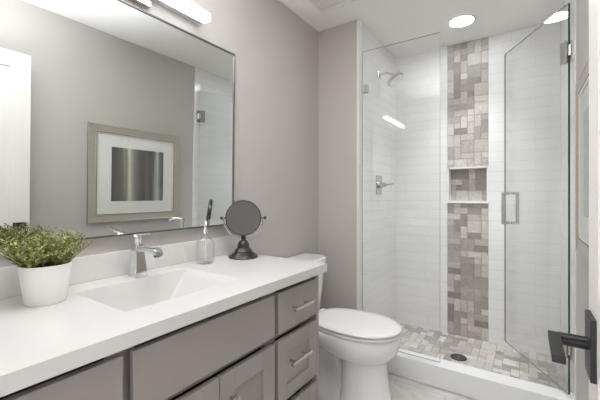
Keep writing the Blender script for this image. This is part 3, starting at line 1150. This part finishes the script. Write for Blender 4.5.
# swinging door
hx_, hy_ = 1.5, 2.252
ex_, ey_ = 1.188, 2.822
ang = math.atan2(ey_ - hy_, ex_ - hx_)
L = math.hypot(ex_ - hx_, ey_ - hy_)
sd = thing('shower_door', 'frameless clear glass shower door swung open into the shower', 'shower door', (hx_, hy_, 0.147), ang)
dz = 2.205 - 0.147
bm = bmesh.new()
fs = box(bm, 0.0, L, -0.005, 0.005, 0.0, dz)
for f in fs:
    f.normal_update()
    if f.normal.x < -0.5:
        f.material_index = 2
    elif abs(f.normal.y) < 0.5:
        f.material_index = 1
obj('glass_pane', bm, [M['glass'], M['glass_edge_pale'], M['glass_edge']], sd)
for z in (1.955, 0.385):
    zz = z - 0.147
    bm = bmesh.new()
    for s in (-1, 1):
        a, b = sorted((s * 0.0055, s * 0.0125))
        box(bm, 0.004, 0.052, a, b, zz - 0.058, zz + 0.058)
    h = obj('hinge', bm, M['nickel'], sd, bevel=0.0015)
    bm = bmesh.new()
    tube(bm, [(-0.006, 0, zz - 0.028), (-0.006, 0, zz + 0.028)], 0.0085, 14)
    obj('hinge_pin', bm, M['nickel'], h, smooth='auto')
    bm = bmesh.new()
    # leaf on the tiled wall, in the door's own axes
    wv = Vector((XW - 0.0065 - hx_, 0.0, 0))
    ca, sa = math.cos(-ang), math.sin(-ang)
    toL = lambda p: Vector((p[0] * ca - p[1] * sa, p[0] * sa + p[1] * ca, 0))
    q = [toL((wv.x, -0.03)), toL((wv.x, 0.025)), toL((wv.x - 0.008, 0.025)), toL((wv.x - 0.008, -0.03))]
    loft(bm, [[(p.x, p.y, zz - 0.058) for p in q], [(p.x, p.y, zz + 0.058) for p in q]])
    bmesh.ops.recalc_face_normals(bm, faces=bm.faces)
    obj('hinge_leaf', bm, M['nickel'], h)
# back-to-back square pulls
for s in (-1, 1):
    bm = bmesh.new()
    xh, z0, z1, so = L - 0.07, 1.0 - 0.147, 1.206 - 0.147, 0.056
    w = 0.0085
    for z in (z0, z1):
        a, b = sorted((s * 0.0055, s * so))
        box(bm, xh - w, xh + w, a, b, z - w, z + w)
    a, b = sorted((s * (so - 2 * w), s * so))
    box(bm, xh - w, xh + w, a, b, z0 + w, z1 - w)
    bmesh.ops.recalc_face_normals(bm, faces=bm.faces)
    obj('handle', bm, M['nickel'], sd, bevel=0.0015)

# shower head
SX = XS + 0.0062
sh = thing('wall_shower', 'chrome shower head on a curved arm on the left tiled wall', 'shower head', (SX, 2.587, 2.157))
bm = bmesh.new()
loft(bm, [[(0.0, y, z) for y, z in ((-0.027, -0.027), (0.027, -0.027), (0.027, 0.027), (-0.027, 0.027))], [(0.006, y, z) for y, z in ((-0.027, -0.027), (0.027, -0.027), (0.027, 0.027), (-0.027, 0.027))],
          [(0.010, y, z) for y, z in ((-0.02, -0.02), (0.02, -0.02), (0.02, 0.02), (-0.02, 0.02))]])
bmesh.ops.recalc_face_normals(bm, faces=bm.faces)
obj('flange', bm, M['nickel'], sh)
bm = bmesh.new()
tube(bm, [(0.005, 0, 0), (0.035, 0, 0.003), (0.062, 0, 0.003), (0.082, 0, -0.003), (0.1, 0, -0.014), (0.115, 0, -0.027)], 0.0095, 12)
obj('shower_arm', bm, M['nickel'], sh, smooth='auto')
bm = bmesh.new()
lathe(bm, [(0.012, -0.014), (0.014, -0.004), (0.02, 0.006), (0.032, 0.014), (0.066, 0.026), (0.069, 0.032), (0.069, 0.044), (0.065, 0.049), (0.03, 0.05)], 36, axis='x')
o = obj('spray_head', bm, M['nickel'], sh, smooth='auto', loc=(0.115, 0, -0.027))
o.rotation_euler = (0, R(57), 0)
bm = bmesh.new()
lathe(bm, [(0.058, 0.0502), (0.058, 0.0512)], 36, axis='x')
o2 = obj('spray_face', bm, M['plastic'], o)

# valve
sv = thing('shower_valve', 'chrome square shower valve with lever on the left tiled wall', 'shower valve', (SX, 2.590, 1.275))
bm = bmesh.new()
box(bm, 0.0, 0.006, -0.062, 0.062, -0.075, 0.075)
obj('valve_plate', bm, M['nickel'], sv, bevel=0.003)
bm = bmesh.new()
lathe(bm, [(0.027, 0.006), (0.026, 0.03), (0.02, 0.034), (0.018, 0.055), (0.012, 0.058)], 24, axis='x')
obj('valve_hub', bm, M['nickel'], sv, smooth='auto')
bm = bmesh.new()
tube(bm, [(0.05, 0.0, 0.0), (0.075, 0.0, 0.004), (0.118, 0.0, 0.008)], 0.0085, 12, 0.006)
obj('lever', bm, M['nickel'], sv, smooth='auto')

# floor drain
fd = thing('shower_drain', 'round dark metal drain in the mosaic shower floor', 'drain', (dr[0], dr[1], 0.0396))
bm = bmesh.new()
lathe(bm, [(0.054, 0.0), (0.054, 0.004), (0.050, 0.0055), (0.045, 0.0055)], 40, cap1=False)
obj('drain_ring', bm, M['drain'], fd, smooth='auto')
bm = bmesh.new()
lathe(bm, [(0.045, 0.0015), (0.001, 0.0015)], 32, cap0=False)
obj('drain_hole', bm, M['drain_hole'], fd)
bm = bmesh.new()
for k in range(-3, 4):
    y = k * 0.0125
    w = math.sqrt(0.0445 ** 2 - y * y)
    box(bm, -w, w, y - 0.0034, y + 0.0034, 0.002, 0.0052)
box(bm, -0.004, 0.004, -0.0445, 0.0445, 0.002, 0.0050)
obj('drain_grate', bm, M['nickel'], fd)
